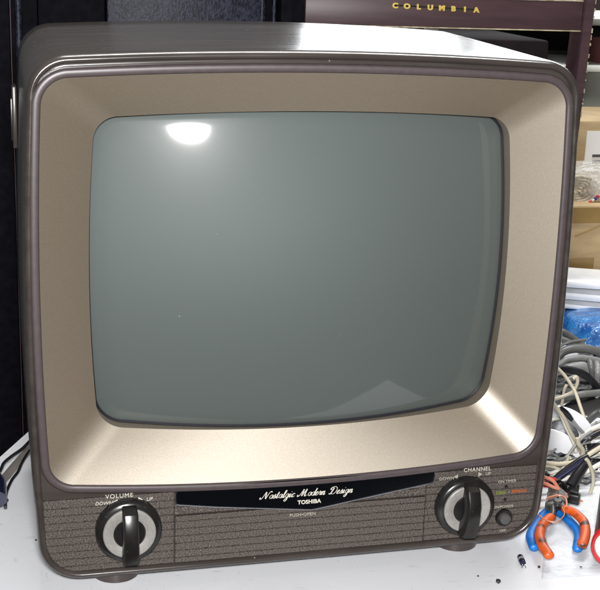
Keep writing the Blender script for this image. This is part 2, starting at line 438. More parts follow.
pr = obj('control_panel', panel(lambda z: .0915, lambda z: hw(z), .0060, .0592, .0026), 'grain', tv, angle=25)
darken(pr, .0026)
tag(pr, 'ribbed speckled brown panel around the channel dial')
flap = obj('flap', panel(lambda z: -.0886, lambda z: .0908, .0060, .0412, .0021), 'grain', tv, angle=25)
darken(flap, .0021)
tag(flap, 'wide ribbed push-open flap between the two dials')
bm = bmesh.new(); text_bm('PUSH•OPEN', .0034, (.0005, .00195, .0338), bm=bm, space=1.05)
obj('lettering', bm, 'print', flap)
# strip between flap and plaque
bm = panel(lambda z: -.0890, lambda z: .0912, .0418, .0585, .0028)
darken(obj('upper_strip', bm, 'grain', tv, angle=25), .0028)

# ---- plaque with script
plq = [(-.0885, .0625), (-.0885, .0516), (-.0870, .0507), (-.06, .0468), (-.0, .0400), (.006, .0393), (.012, .0400), (.06, .0476), (.0935, .0524), (.0952, .0535), (.0952, .0625)]
bm = bmesh.new(); prism(bm, plq, -.0006, .0034)
plaque = obj('name_plaque', bm, 'plaque', tv, smooth=False)
bm = bmesh.new()
edge = [(-.0885, .0610), (-.0885, .0518), (-.0868, .0508), (-.06, .0469), (-.0, .0401), (.006, .0394), (.012, .0401), (.06, .0477), (.0935, .0525), (.0952, .0537), (.0952, .0585)]
tube(bm, [Vector((x, -.0003, z)) for x, z in edge], .00062, seg=8, sub=1)
obj('trim', bm, 'chrome', plaque)

EL = [(.78, .55), (.72, .2), (.42, 0), (.1, .2), (.06, .6), (.28, .97), (.6, .98), (.76, .75), (.78, .5)]
GL = {
 'N': (2.05, [[(-.25, .45), (-.3, .1), (-.05, -.02), (.25, .35), (.5, 1.2), (.72, 1.95)], [(.72, 1.95), (.9, 1.2), (1.1, .4), (1.25, 0)], [(1.25, 0), (1.4, .7), (1.6, 1.6), (1.85, 2.0), (2.1, 1.95), (2.15, 1.75)]]),
 'o': (.86, [EL, [(.74, .8), (.9, .72), (1.05, .8)]]),
 's': (.72, [[(-.1, .1), (.2, .6), (.38, 1.12), (.42, .8), (.58, .35), (.42, .02), (.15, .02), (.05, .2)], [(.42, .03), (.6, .05), (.8, .3)]]),
 't': (.62, [[(-.05, .2), (.2, .9), (.32, 1.7)], [(.32, 1.7), (.22, .8), (.2, .2), (.38, 0), (.65, .3)], [(-.05, 1.08), (.6, 1.12)]]),
 'a': (.98, [EL, [(.78, 1.0), (.72, .4), (.78, .05), (.9, .02), (1.08, .3)]]),
 'l': (.58, [[(-.05, .2), (.35, 1.1), (.48, 1.8), (.36, 2.02), (.22, 1.7), (.16, .8), (.2, .1), (.38, 0), (.62, .3)]]),
 'g': (.98, [EL, [(.78, 1.0), (.72, .1), (.62, -.7), (.36, -1.05), (.1, -.85), (.25, -.4), (.7, -.05), (1.08, .3)]]),
 'i': (.52, [[(-.05, .3), (.16, 1.0), (.12, .3), (.22, 0), (.52, .3)], [(.22, 1.45), (.28, 1.55)]]),
 'c': (.78, [[(.68, .78), (.55, 1.0), (.25, .9), (.06, .5), (.16, .1), (.42, 0), (.82, .3)]]),
 'M': (2.35, [[(-.25, .45), (-.3, .1), (-.05, -.02), (.25, .35), (.5, 1.2), (.75, 1.95)], [(.75, 1.95), (.82, 1.0), (.85, .05)], [(.85, .05), (1.15, .9), (1.55, 1.98)], [(1.55, 1.98), (1.55, 1.0), (1.6, .2), (1.8, 0), (2.1, .3)]]),
 'd': (.98, [EL, [(.92, 2.0), (.78, 1.0), (.72, .3), (.8, .02), (1.08, .3)]]),
 'e': (.74, [[(-.02, .3), (.35, .52), (.58, .8), (.42, 1.02), (.16, .8), (.08, .35), (.22, .02), (.5, .03), (.8, .3)]]),
 'r': (.72, [[(-.05, .25), (.18, 1.1), (.3, .86), (.58, .9), (.5, .4), (.56, .05), (.78, .3)]]),
 'n': (.98, [[(-.02, .6), (.14, 1.0), (.14, .5), (.08, 0)], [(.1, .4), (.35, .9), (.6, .98), (.66, .6), (.64, .1), (.8, 0), (1.02, .3)]]),
 'D': (1.95, [[(.75, 1.75), (.6, .9), (.4, .1)], [(.0, .25), (.15, .0), (.6, .05), (1.2, .05), (1.7, .7), (1.6, 1.6), (1.0, 2.05), (.35, 1.95), (.0, 1.55), (.1, 1.25), (.35, 1.3)]]),
}
def script(s, x0, z0, xh, yf, shear=.42):
    bm = bmesh.new(); cx = 0.; cnt = 0
    for ch in s:
        if ch == ' ': cx += 1.1; continue
        w, strokes = GL[ch]
        for st in strokes:
            path = smoothpath([Vector((px, 0, py)) for px, py in st], 6)
            L, Rr = [], []
            n = len(path)
            pts = [Vector(((p.x + cx + p.z * shear), p.z)) for p in path]
            for i, p in enumerate(pts):
                d = pts[min(i + 1, n - 1)] - pts[max(i - 1, 0)]
                if d.length < 1e-9: d = Vector((0, 1))
                d.normalize()
                wd = .055 + .085 * max(0., -d.y) + .03 * abs(d.y); cnt += 1
                nx = Vector((-d.y, d.x)) * wd
                for lst, q in ((L, p + nx), (Rr, p - nx)):
                    lst.append(bm.verts.new((x0 + q.x * xh, yf - cnt * 2.5e-7, z0 + q.y * xh)))
            for i in range(n - 1):
                bm.faces.new((L[i], Rr[i], Rr[i + 1], L[i + 1]))
        cx += w + .1
    return bm, cx
TXT = 'Nostalgic Modern Design'
_, W_ = script(TXT, 0, 0, 1, 0); _.free()
XH = .0660 / (W_ + .3)
bm, _ = script(TXT, -.0302, .0502, XH, -.00065)
obj('script_lettering', bm, 'goldprint', plaque, smooth=False)
bm = text_bm('TOSHIBA', .0040, (.0042, -.00068, .0443), fat=.00014, space=1.02)
obj('lettering', bm, 'goldprint', plaque, smooth=False)

# ---- printed words on the control panel
def words(lst, m, parent, narrow=1., **kw):
    bm = bmesh.new()
    for s, x, z, size in lst: text_bm(s, size, (x, .0023, z - size * .33), bm=bm, depth=.0002, rotm=Matrix.Diagonal((narrow, 1, 1)), **kw)
    return obj('lettering', bm, m, parent, smooth=False)
words([('VOLUME', -.1262, .0592, .0043)], 'goldprint', pl, space=1.15)
words([('DOWN', -.1365, .0546, .0034), ('◄', -.1295, .0548, .0042), ('►', -.1125, .0552, .0042), ('UP', -.1062, .0552, .0034)], 'goldprint', pl, shear=.2)
words([('CHANNEL', .1290, .0592, .0042)], 'goldprint', pr, space=1.12)
words([('DOWN', .1060, .0538, .0033), ('◄', .1130, .0545, .0040), ('►', .1315, .0550, .0040), ('UP', .1376, .0552, .0033), ('ON TIMER', .1530, .0480, .0031), ('ON/POWER', .1515, .0280, .0031), ('OFF', .1530, .0087, .0028)], 'print', pr)
words([('STEREO', .1487, .0391, .0033)], 'green', pr, narrow=.66)
words([('•', .1552, .0393, .0030)], 'print', pr)
words([('BILINGUAL', .1634, .0396, .0033)], 'orange', pr, narrow=.72)
for z in (.0438, .0334):
    bm = bmesh.new(); revolve(bm, [(.0013, -.002), (.0013, .0002), (.0010, .0006), (0, .0007)], (.1528, .0026, z), seg=20)
    obj('indicator_lamp', bm, 'black', pr)
# ---- dials
def dial(name, x, z, label, ang):
    c = Vector((x, .0022, z))
    bm = bmesh.new()
    revolve(bm, [(.0222, -.002), (.0222, .0040), (.0218, .0052), (.0205, .0064), (.0182, .0070), (.0178, .0066), (0, .0066)], c)
    k = obj(name, bm, 'knob', tv); tag(k, label)
    bm = bmesh.new(); revolve(bm, [(.0176, .0064), (.0176, .0082), (.0170, .0088), (.0112, .0088), (.0107, .0084), (.0107, .0064)], c)
    obj('ring', bm, 'silver', k)
    bm = bmesh.new(); revolve(bm, [(.0104, .0064), (.0104, .0086), (.0098, .0094), (0, .0098)], c)
    obj('hub', bm, 'black', k)
    # grip bar: wedge section, higher in the middle
    bm = bmesh.new(); rows = []
    for t, hgt, w in [(-1, .0085, .0044), (-.985, .0135, .0050), (-.9, .0185, .0053), (-.5, .0215, .0052), (0, .0222, .0050), (.5, .0205, .0050), (.86, .0165, .0050), (.97, .0115, .0048), (1, .0078, .0042)]:
        zz = .0198 * t
        wt = w * .84
        rows.append([(-w, .0060, zz), (-w * .98, hgt - .0016, zz), (-wt, hgt - .0003, zz), (-wt * .8, hgt, zz), (wt * .8, hgt, zz), (wt, hgt - .0003, zz), (w * .98, hgt - .0016, zz), (w, .0060, zz)])
    rot = Matrix.Rotation(math.radians(ang), 3, 'Y')
    loft(bm, [[c + rot @ Vector((a, -h, zz)) for a, h, zz in r] for r in rows], True, True)
    obj('grip', bm, 'knob', k, angle=35)
dial('volume_dial', -.1203, .0350, 'volume dial with silver ring', 0)
dial('channel_dial', .1203, .0325, 'channel dial with silver ring and squared grip', 3)
# ---- push button
c = (.1525, .0024, .0196)
bm = bmesh.new(); revolve(bm, [(.0064, -.001), (.0064, .0018), (.0060, .0026), (.0050, .0026), (.0046, .0016)], c, seg=40)
btn = obj('power_button', bm, 'black', tv)
bm = bmesh.new(); revolve(bm, [(.0044, -.001), (.0044, .0036), (.0039, .0046), (.0028, .0049), (0, .0047)], c, seg=40)
obj('button_cap', bm, 'darkgrey', btn)
# ---- feet
for x, y in ((-.127, .0215), (.124, .0215), (-.126, .165), (.126, .165)):
    bm = bmesh.new(); revolve(bm, [(0, .0001), (.0145, .0001), (.0160, .0010), (.0163, .005), (.0163, .0086)], (x, y, TZ), axis=(0, 0, 1), seg=36)
    obj('foot', bm, 'rim', tv)
# ---- recessed pull on the left flank
bm = bmesh.new()
box(bm, (-.1842, .150, .292), (.0034, .020, .044), bevel=.0010)
pull = obj('side_plate', bm, 'rim', tv)
bm = bmesh.new(); box(bm, (-.1862, .150, .290), (.0016, .012, .030), bevel=.0004); obj('slot', bm, 'black', pull)

# ================================================================== TABLE AND ROOM
pA = atz(0, 457, TZ); pB = atz(28, 432, TZ); d = (pB - pA).normalized()
def onl(t): q = pA + d * t; return (q.x, q.y)
top = [(-.30, .030), (-.21, .003), (.185, -.135), (.236, -.02), (1.25, .30), (1.5, .92), (.125, .92), (.125, .400), onl(.175), onl(.0), onl(-.20)]
t0 = empty('work_table', (.3, .2, -.72), 'white laminate work table under the television and the tangled wires', 'table')
bm = bmesh.new()
loft(bm, [[Vector((x, y, TZ - .0012)) for x, y in top], [Vector((x, y, TZ)) for x, y in top]], False, True)
loft(bm, [[Vector((x, y, TZ - .03)) for x, y in top], [Vector((x, y, TZ - .0012)) for x, y in top]], True, False)
bmesh.ops.remove_doubles(bm, verts=bm.verts[:], dist=1e-6)
obj('table_top', bm, 'table', t0, smooth=False)
for x, y in ((-.20, .05), (.18, -.06), (1.30, .50), (1.42, .84), (.2, .84)):
    bm = bmesh.new(); box(bm, (x, y, -.38), (.045, .045, .684), bevel=.004); obj('leg', bm, 'shelf', t0)
bm = bmesh.new(); box(bm, (0.2, .4, -.755), (6, 6, .06)); o = obj('floor', bm, 'floor', smooth=False); tag(o, kind='structure')
bm = bmesh.new(); box(bm, (.2, 2.45, .55), (6, .1, 2.6)); o = obj('wall', bm, 'wall', smooth=False); tag(o, 'dim plain wall far behind the black cabinet', 'wall'); o['kind'] = 'structure'

# ---- tall black cabinet behind, left
Yc = .47
cab = empty('black_cabinet', (-.2, Yc + .15, -.72), 'tall black cabinet with grained panels standing behind the left half of the television', 'cabinet')
def xat(u): return at(u, 10, Yc).x
def vpan(name, u0, u1, dy, m, th=.03, bev=.0015, z0=-.72, z1=1.35):
    bm = bmesh.new(); x0, x1 = xat(u0), xat(u1)
    box(bm, ((x0 + x1) / 2, Yc + dy + th / 2, (z0 + z1) / 2), (x1 - x0, th, z1 - z0), bevel=bev)
    return obj(name, bm, m, cab)
vpan('carcass', -420, 304, .032, 'cab', th=.26)
vpan('side_door', -420, 9.2, .004, 'cab', th=.027)
vpan('door', 38, 105.5, .004, 'cab', th=.027)
vpan('grained_panel', 107, 261, -.002, 'vinyl', th=.033)
vpan('end_panel', 281, 304.5, .0, 'cab', th=.031)
for u, r, m in ((10.2, .0005, 'mahog'), (18.5, .0035, 'vinyl'), (265.5, .0042, 'vinyl'), (278, .0022, 'vinyl')):
    bm = bmesh.new(); x = xat(u); tube(bm, [Vector((x, Yc + .018 if r > .001 else Yc + .006, -.7)), Vector((x, Yc + .018 if r > .001 else Yc + .006, 1.34))], r, sub=1, seg=14)
    obj('moulding', bm, m, cab)
q = at(20.5, 409, Yc); bm = bmesh.new(); box(bm, (q.x, Yc + .027, q.z), (.0022, .006, .0022), bevel=.0004); obj('key_stud', bm, 'gold', cab)

# ---- old stereo cabinet, right
Ys = .52
st = empty('stereo_cabinet', (.3, .66, TZ), 'purplish brown lacquered stereo cabinet with small gold letters behind the television', 'stereo cabinet')
ANG = math.radians(-3.2)
org = at(305, 20, Ys)
rotS = Matrix.Rotation(ANG, 3, 'Z')
def S(x, y, z): return Vector((org.x, org.y, 0)) + rotS @ Vector((x, y, 0)) + Vector((0, 0, z))
def sbox(name, x0, x1, y0, y1, z0, z1, m, parent=st, bev=.001):
    bm = bmesh.new(); c = S((x0 + x1) / 2, (y0 + y1) / 2, (z0 + z1) / 2)
    box(bm, c, (x1 - x0, y1 - y0, z1 - z0), rot=rotS, bevel=bev)
    return obj(name, bm, m, parent)
def sx(u, v): # position along the front of the stereo for an image column
    dr = ray(u, v); n = rotS @ Vector((0, 1, 0)); o0 = Vector((org.x, org.y, 0))
    k = (o0 - Vector((CAM.x, CAM.y, 0))).dot(n) / dr.dot(n); p = CAM + dr * k
    return (rotS.inverted() @ (Vector((p.x, p.y, 0)) - o0)).x, p.z
zb = (sx(305, 20)[1] + sx(580, 34)[1]) / 2
xr = sx(582, 20)[0]; zt = sx(585, 2)[1]
fp = sbox('front_panel', 0, xr, 0, .016, zb, zt, 'mahog')
sbox('lower_edge', .0005, xr - .0005, -.0012, .012, zb - .0014, zb - .0001, 'edge', fp, .0003)
sbox('upper_edge', .0005, xr - .0005, -.0012, .012, zt + .0001, zt + .0016, 'edge', fp, .0003)
px0 = sx(587.5, 2)[0]; px1 = sx(593.6, 2)[0]
LEAN = .036
bm = bmesh.new()
def prow(z): return [S(x - (zt - z) * LEAN, y, z) for x, y in ((px0 - .0035, -.006), (px1, -.006), (px1, .03), (px0 - .0035, .03))]
loft(bm, [prow(TZ), prow(.15), prow(zt + .03)], True, True); bmesh.ops.bevel(bm, geom=bm.edges[:], offset=.001, segments=2, affect='EDGES')
post = obj('corner_post', bm, 'mahog', st)
bm = bmesh.new()
for k in range(22):
    zz = zb - .13 + k * .0095 + random.uniform(-.003, .003); hgt = random.uniform(.001, .007)
    c = S(px1 - .0001 - (zt - zz) * LEAN, -.0058, zz); box(bm, c, (random.uniform(.0006, .0016), .0011, hgt), rot=rotS @ Matrix.Rotation(random.uniform(-.12, .12), 3, 'Y'))
obj('worn_edge', bm, 'edge', post)
sbox('back_board', -.02, px1, .30, .312, TZ, zb + .02, 'black')
sbox('base_shelf', -.0, px0 - .006, .0, .29, TZ + .02, TZ + .05, 'mahog')
zl = sx(550, 60)[1]
sbox('inner_drawer', sx(440, 50)[0], sx(566, 60)[0], .05, .26, .1, zl + .018, 'matte', st, .004)
zz = sx(437, 33)[1]
sbox('catch', sx(424, 30)[0], sx(439, 31)[0], .001, .012, zb - .008, zb - .0016, 'ribbon', st, .0006)
bm = bmesh.new()
a = sx(394.5, 5.2); b2 = sx(475.5, 9.6)
for k, ch in enumerate('COLUMBIA'):
    t = k / 7
    # letters stand on small pins along a fine rule
    p = S(a[0] + (b2[0] - a[0]) * t, -.0026, a[1] + (b2[1] - a[1]) * t - .0026)
    text_bm(ch, .0074, p, fat=.00045, rotm=rotS @ Matrix.Diagonal((1.15, 1, .95)), bm=bm, depth=.0009)
obj('lettering', bm, 'gold', fp, smooth=False)
bm = bmesh.new()
p0 = S(a[0], -.0004, a[1]); p1 = S(b2[0], -.0004, b2[1])
tube(bm, [p0, p1], .0009, sub=1, seg=6); obj('letter_rail', bm, 'black', fp)

# ---- grey steel shelving far right
Yh = 1.0
sh = empty('steel_shelf', (.9, Yh + .1, -.72), 'grey painted steel shelving at the far right behind the cartons', 'shelf')
def hbar(name, v0, v1, m, dy=0., th=.3, u0=566, u1=760):
    a = at(u0, v0, Yh); b = at(u0, v1, Yh); x1 = at(u1, v0, Yh).x
    bm = bmesh.new(); box(bm, ((a.x + x1) / 2, Yh + dy + th / 2, (a.z + b.z) / 2), (x1 - a.x, th, a.z - b.z), bevel=.002)
    return obj(name, bm, m, sh)
hbar('shelf_board', 18, 25, 'shelf', th=.35)
hbar('shelf_board', 66, 72, 'shelflight', th=.35)
hbar('shelf_panel', 72.6, 114, 'shelf', dy=.02, th=.03)
hbar('shelf_board', 114.6, 121, 'shelflight', th=.35)
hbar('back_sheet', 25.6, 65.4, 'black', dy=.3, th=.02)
bm = bmesh.new(); q = at(600.5, 40, Yh + .06); box(bm, (q.x + .025, Yh + .07, at(600, 54, Yh).z), (.05, .05, at(600, 40, Yh).z - at(600, 68, Yh).z), bevel=.002)
bk = obj('book', bm, mat('dusty_red_cover', (.2, .07, .06), .5, var=.1), None); tag(bk, 'dusty red book on the grey steel shelf', 'book')
for u in (566, 762):
    bm = bmesh.new(); x = at(u, 60, Yh).x; box(bm, (x, Yh + .36, .1), (.03, .03, 1.64)); obj('upright', bm, 'shelf', sh)

# ---- cartons
def carton(name, u0, v0, v1, Y, w, dpt, label, zbot=None):
    a = at(u0, v0, Y); b = at(u0, v1, Y)
    z0 = b.z if zbot is None else zbot
    e = empty(name, (a.x + w / 2, Y + dpt / 2, z0), label, 'box', 'brown cartons behind the wires')
    bm = bmesh.new(); box(bm, (a.x + w / 2, Y + dpt / 2, (a.z + z0) / 2), (w, dpt, a.z - z0), bevel=.002)
    obj('carton', bm, 'card', e)
    return e, a.x, a.z
lowc, xl, zl2 = carton('cardboard_box', 562, 206, 300, .58, .40, .34, 'brown taped cardboard box below the clear bubble bag', TZ)
def face(par, name, u0, v0, u1, v1, Y, m, dy=-.0006, th=.0008):
    a = at(u0, v0, Y); b = at(u1, v1, Y); bm = bmesh.new()
    box(bm, ((a.x + b.x) / 2, Y + dy, (a.z + b.z) / 2), (b.x - a.x, th, abs(a.z - b.z)))
    return obj(name, bm, m, par, smooth=False)
face(lowc, 'tape', 564, 208, 640, 222, .58, 'tape')
face(lowc, 'tape', 564, 258.5, 592, 276, .58, 'tape')
lid = None
bm = bmesh.new()
a0 = at(575, 236, .58); a1 = at(588, 231, .58); a2 = at(604, 224, .58)
tube(bm, [a0 + Vector((0, -.0006, 0)), a1 + Vector((0, -.0006, 0)), a2 + Vector((0, -.0006, 0))], .0008, seg=6); obj('flap_crease', bm, 'tape', lowc)
upc, xu, zu = carton('cardboard_box', 568, 121, 208, .74, .36, .16, 'brown cardboard box with a white address label above the bubble bag', zl2 + .0005)
face(upc, 'label', 587, 131, 640, 170, .74, 'paper')
for v in (155.5, 161.5):
    face(upc, 'print', 592, v - 1.2, 640, v + 1.2, .74, 'ink', dy=-.0014)

# ---- clear bubble bag with cords on the lower carton
def blob(c, s, amp, sc, seed, nx=28, ny=20):
    rnd = random.Random(seed); ph = [(rnd.uniform(0, 6.28), rnd.uniform(.6, 1.4) * sc, Vector((rnd.uniform(-1, 1), rnd.uniform(-1, 1), rnd.uniform(-1, 1))).normalized()) for _ in range(14)]
    bm = bmesh.new(); rows = []
    for j in range(ny + 1):
        th = PI * j / ny; row = []
        for i in range(nx):
            f = 2 * PI * i / nx
            n = Vector((math.sin(th) * math.cos(f), math.sin(th) * math.sin(f), math.cos(th)))
            n2 = Vector([math.copysign(abs(t) ** .6, t) for t in n])
            k = 1 + amp * sum(math.sin(p + q * n.dot(w) * 6) for p, q, w in ph) / 5
            row.append(Vector(c) + Vector((n2.x * s[0] * k, n2.y * s[1] * k, n2.z * s[2] * k)))
            if j in (0, ny): break
        rows.append(row)
    V = [[bm.verts.new(p) for p in r] for r in rows]
    for A, B in zip(V, V[1:]):
        for i in range(nx):
            i2 = (i + 1) % nx
            if len(A) == 1: bm.faces.new((A[0], B[i], B[i2]))
            elif len(B) == 1: bm.faces.new((A[i], A[i2], B[0]))
            else: bm.faces.new((A[i], A[i2], B[i2], B[i]))
    return bm
Yb = .645
cc = at(596, 186, Yb); zt_ = at(590, 166, Yb).z
cz = (zl2 + zt_) / 2
bm = blob((cc.x + .03, Yb, cz + .001), (.065, .055, (zt_ - zl2) / 2), .06, 1.2, 3, 48, 30)
o = obj('bubble_bag', bm, 'bubble', angle=180); tag(o, 'clear bubble bag holding cord on top of the taped cardboard box', 'bag')
bm = bmesh.new(); pts = []
q0 = at(577, 189, Yb - .035)
for k in range(90):
    a = k * .36; r = .004 + .0003 * k
    pts.append(q0 + Vector((math.cos(a) * r * 1.05, -.004 * math.sin(k * .7), math.sin(a) * r * .62)))
tube(bm, pts, .0021, seg=8, sub=3)
o = obj('cord', bm, 'cordm'); tag(o, 'coiled beige cord inside the clear bubble bag', 'cord')
for m, ph, lab in (('redwire', 0, 'red strand of twisted cord beside the coiled beige cord'), ('bluewire', 2.1, 'blue strand of twisted cord beside the coiled beige cord'), ('cream', 4.2, 'white strand of twisted cord beside the coiled beige cord')):
    bm = bmesh.new(); A_ = at(588, 204, Yb - .045); B_ = at(606, 190, Yb - .045)
    pts = [A_.lerp(B_, k / 16) + Vector((math.cos(k * 1.0 + ph) * .0024, -.0024 * math.sin(k * 1.0 + ph), .0024 * math.sin(k + ph + 1))) for k in range(17)]
    tube(bm, pts, .0019, seg=8, sub=4); o = obj('twisted_strand', bm, m); tag(o, lab, 'cord', 'twisted strands in the bubble bag')

# ---- white foam sheets
Yf = .50
labs = ['topmost white foam sheet leaning against the cardboard box', 'middle white foam sheet of the stack above the blue bag', 'lowest white foam sheet lying right on the blue bag']
for k, (v0, v1, du) in enumerate([(279, 288, 0), (290, 300, -2), (301, 308, -4)]):
    A_ = at(560 + du, v0, Yf); bm = bmesh.new()
    rot = Matrix.Rotation(math.radians(-3), 3, 'Z') @ Matrix.Rotation(math.radians(5 + k), 3, 'Y')
    th = (v1 - v0) * .0009
    box(bm, A_ + rot @ Vector((.11, .03, -th / 2)), (.22, .075, th), rot=rot, bevel=.0025)
    o = obj('foam_sheet', bm, 'foam'); tag(o, labs[k], 'foam sheet', 'white foam sheets stacked by the cartons')
# ---- blue bag
cb = at(598, 334, .47)
bm = blob(cb + Vector((.022, .0, -.028)), (.075, .05, .058), .09, 1.5, 11, 64, 40)
o = obj('blue_bag', bm, 'bluebag', angle=180); tag(o, 'crumpled shiny blue plastic bag under the white foam sheets', 'bag')

# ---- grey cables in a coil, each its own thing
def wire(name, uv, Y, r, m, label, cat, group=None, seg=10, zoff=0., flat=1.):
    """uv: image points with optional own depth"""
    pts = []
    n = len(uv)
    for k, p in enumerate(uv):
        y = p[2] if len(p) > 2 else (Y if not isinstance(Y, tuple) else Y[0] + (Y[1] - Y[0]) * k / (n - 1))
        pts.append(at(p[0], p[1], y))
    bm = bmesh.new(); tube(bm, pts, r, seg=seg, flat=flat)
    o = obj(name, bm, m); tag(o, label, cat, group)
    return o
G1 = 'cables of the grey coil beside the television'
wire('cable', [(552, 333), (561.6, 331.8), (570, 336), (577, 340.7), (584, 346), (594, 356)], (.37, .36), .0034, 'greycable', 'grey cable highest in the coil, touching the blue bag', 'cable', G1)
wire('cable', [(550, 338), (560.4, 339), (568.7, 341.3), (576, 345.4), (586, 354)], .365, .0034, 'lightcable', 'pale grey cable just under the highest cable of the coil', 'cable', G1)
wire('cable', [(548, 372), (555, 362), (559, 356.7), (563, 352), (571, 349), (583, 348.4), (595, 350.8), (606, 354)], .34, .0046, 'greycable', 'thick grey cable arching across the coil below the blue bag', 'cable', G1)
wire('cable', [(550, 371), (560, 364.4), (566.4, 360), (576, 358), (585, 358), (600, 361), (610, 365)], .325, .0032, 'lightcable', 'pale grey cable arching under the thick grey arch', 'cable', G1)
wire('cable', [(548, 381), (557.5, 374), (565, 369.8), (574.7, 367.4), (584, 366.8), (590, 371)], .31, .0050, 'lightcable', 'wide pale grey cable at the bottom of the arches', 'cable', G1)
wire('cable', [(577, 350, .375), (584, 353, .36), (588, 358, .335), (590.7, 364.5), (592.5, 377.5), (590.7, 390.5), (586, 400)], .30, .0029, 'greycable', 'grey cable hanging straight down left of its twin', 'cable', G1)
wire('cable', [(584, 350, .375), (591, 354, .36), (595.5, 361, .335), (597.8, 369), (597.2, 381), (596, 391.7), (592, 402)], .30, .0036, 'lightcable', 'pale grey cable hanging straight down at the right edge', 'cable', G1)
wire('cable', [(552, 404), (563, 399), (575, 396), (585, 394), (600, 393), (612, 393)], .27, .0036, 'greycable', 'grey cable running level above the white spool', 'cable', G1)
wire('cable', [(556, 388), (566, 380), (577, 376), (588, 379)], .30, .0018, 'lightcable', 'thin pale grey cable bowed over the black coil', 'cable', G1)
# black coil under them
ctr = at(572, 392, .32)
labb = ['grey loop lying round the outside of the black cable coil above the spool', 'second loop of the black cable coil above the spool', 'third loop of the black cable coil above the spool', 'innermost loop of the black cable coil above the spool', 'flat black loop lying beneath the black cable coil']
for k in range(5):
    bm = bmesh.new(); R_ = .034 - .0055 * k
    tl = Matrix.Rotation(math.radians(58 - 4 * k), 3, 'X')
    if k == 4: R_ = .042; tl = Matrix.Rotation(math.radians(12), 3, 'X')
    pts = [ctr + Vector((0, .004 * k, -.008 if k < 4 else -.022)) + tl @ Vector((math.cos(a * PI / 8) * R_ * 1.1, math.sin(a * PI / 8) * R_, .003 * math.sin(a * 1.3 + k))) for a in range(16)]
    tube(bm, pts, .0030, closed=True, sub=4, seg=10); o = obj('cable_loop', bm, 'blackcable' if k else 'greycable'); tag(o, labb[k], 'cable', 'black cable loops')
labs = ['dark cable heap under the grey coil, nearest the blue bag', 'dark cable heap under the grey coil, nearest the spool']
# dark heap of cable behind the coil (several long loops)
for k in range(9):
    bm = bmesh.new(); c0 = at(580 + 4 * (k % 3), 366 + 5 * k, .40 - .022 * k) + Vector((.012, .012, -.028))
    R_ = .04 + .006 * (k % 3)
    tl = Matrix.Rotation(math.radians(20 + 12 * (k % 4)), 3, 'X') @ Matrix.Rotation(math.radians(17 * k), 3, 'Z')
    pts = [c0 + tl @ Vector((math.cos(a * PI / 7) * R_ * 1.3, math.sin(a * PI / 7) * R_ * .8, .004 * math.sin(a * 2.1 + k))) for a in range(14)]
    tube(bm, pts, .0036, closed=True, sub=4, seg=8)
    o = obj('cable_loop', bm, 'blackcable' if k % 3 == 1 else 'greycable'); tag(o, 'cable loop buried in the heap under the grey arches', 'cable', 'buried cable loops')

# ---- black glossy box behind spool
e = empty('power_adapter', at(596, 412, .26), 'glossy black power adapter lying behind the white spool', 'adapter')
rot = Matrix.Rotation(math.radians(24), 3, 'Z') @ Matrix.Rotation(math.radians(-14), 3, 'Y') @ Matrix.Rotation(math.radians(8), 3, 'X')
bm = bmesh.new(); cA = at(601, 414, .265); box(bm, cA, (.07, .045, .032), rot=rot, bevel=.003, seg=3); obj('housing', bm, 'black', e)
bm = bmesh.new(); box(bm, cA + rot @ Vector((0, -.0228, .002)), (.05, .0008, .014), rot=rot); obj('rating_label', bm, 'darkgrey', e)
# ---- white spool with solder
pF = at(546.5, 452, .150); pR = at(567, 430, .185)
ax = (pR - pF).normalized()
ax = Vector((.62, .70, .30)).normalized()
e = empty('wire_spool', (pF.x, pF.y, TZ), 'white plastic spool of silver solder wire beside the television', 'spool')
cR = at(563, 432, .185); cF = cR - ax * .034
def flange(c, r, name):
    bm = bmesh.new(); revolve(bm, [(.006, -.0012), (r - .001, -.0012), (r, -.0004), (r, .0004), (r - .001, .0012), (.006, .0012)], c, axis=ax, seg=56); return obj(name, bm, 'whiteplastic', e)
flange(cF, .0285, 'flange'); flange(cR, .0285, 'flange')
bm = bmesh.new(); prof = [(.006, .0013)]
nt_ = 15
for k in range(nt_ * 4 + 1):
    prof.append((.0150 + .0007 * abs(math.sin(PI * k / 4)), .0015 + .0308 * k / (nt_ * 4)))
prof.append((.006, .0326)); revolve(bm, prof, cF, axis=ax, seg=40); obj('solder_winding', bm, 'solder', e)

# ---- beige wires
G2 = 'beige wires tangled over the spool'
wire('wire', [(552, 362), (558, 368.5), (565, 376), (572, 386), (576, 394), (580.5, 407), (585.5, 422), (586, 431), (583, 440)], (.22, .165), .0016, 'beige', 'long beige wire running down from the grey cables past the right side of the spool', 'wire', G2)
wire('wire', [(546, 402), (554.5, 399), (564, 396), (573.5, 390.5), (577.5, 382), (576.4, 377), (573, 379)], .20, .0016, 'beige', 'beige wire looping upward just above the spool', 'wire', G2)
wire('wire', [(561, 408), (562.7, 400), (564.5, 389), (567, 384.6)], .215, .0014, 'beige', 'short beige wire end sticking up inside the upper beige loop', 'wire', G2)
wire('wire', [(549, 396), (554, 404), (560, 413), (566.5, 428), (573.6, 443), (576, 452)], .135, .0015, 'cream', 'pale cream wire slanting across the face of the spool', 'wire', G2)
wire('wire', [(548, 398), (557, 409), (563.5, 417), (570, 431), (577, 444), (581, 453)], .132, .0015, 'beige', 'beige wire slanting across the spool just right of the pale cream wire', 'wire', G2)
lead = empty('wire_lead', at(566, 414, .14), 'thin grey lead with a black sleeve crossing the spool', 'wire')
bm = bmesh.new(); tube(bm, [at(u, v, .14) for u, v in [(552, 405), (560, 410), (571.5, 419.5), (578, 427), (584, 433), (590, 438)]], .0013); obj('conductor', bm, 'lightcable', lead)
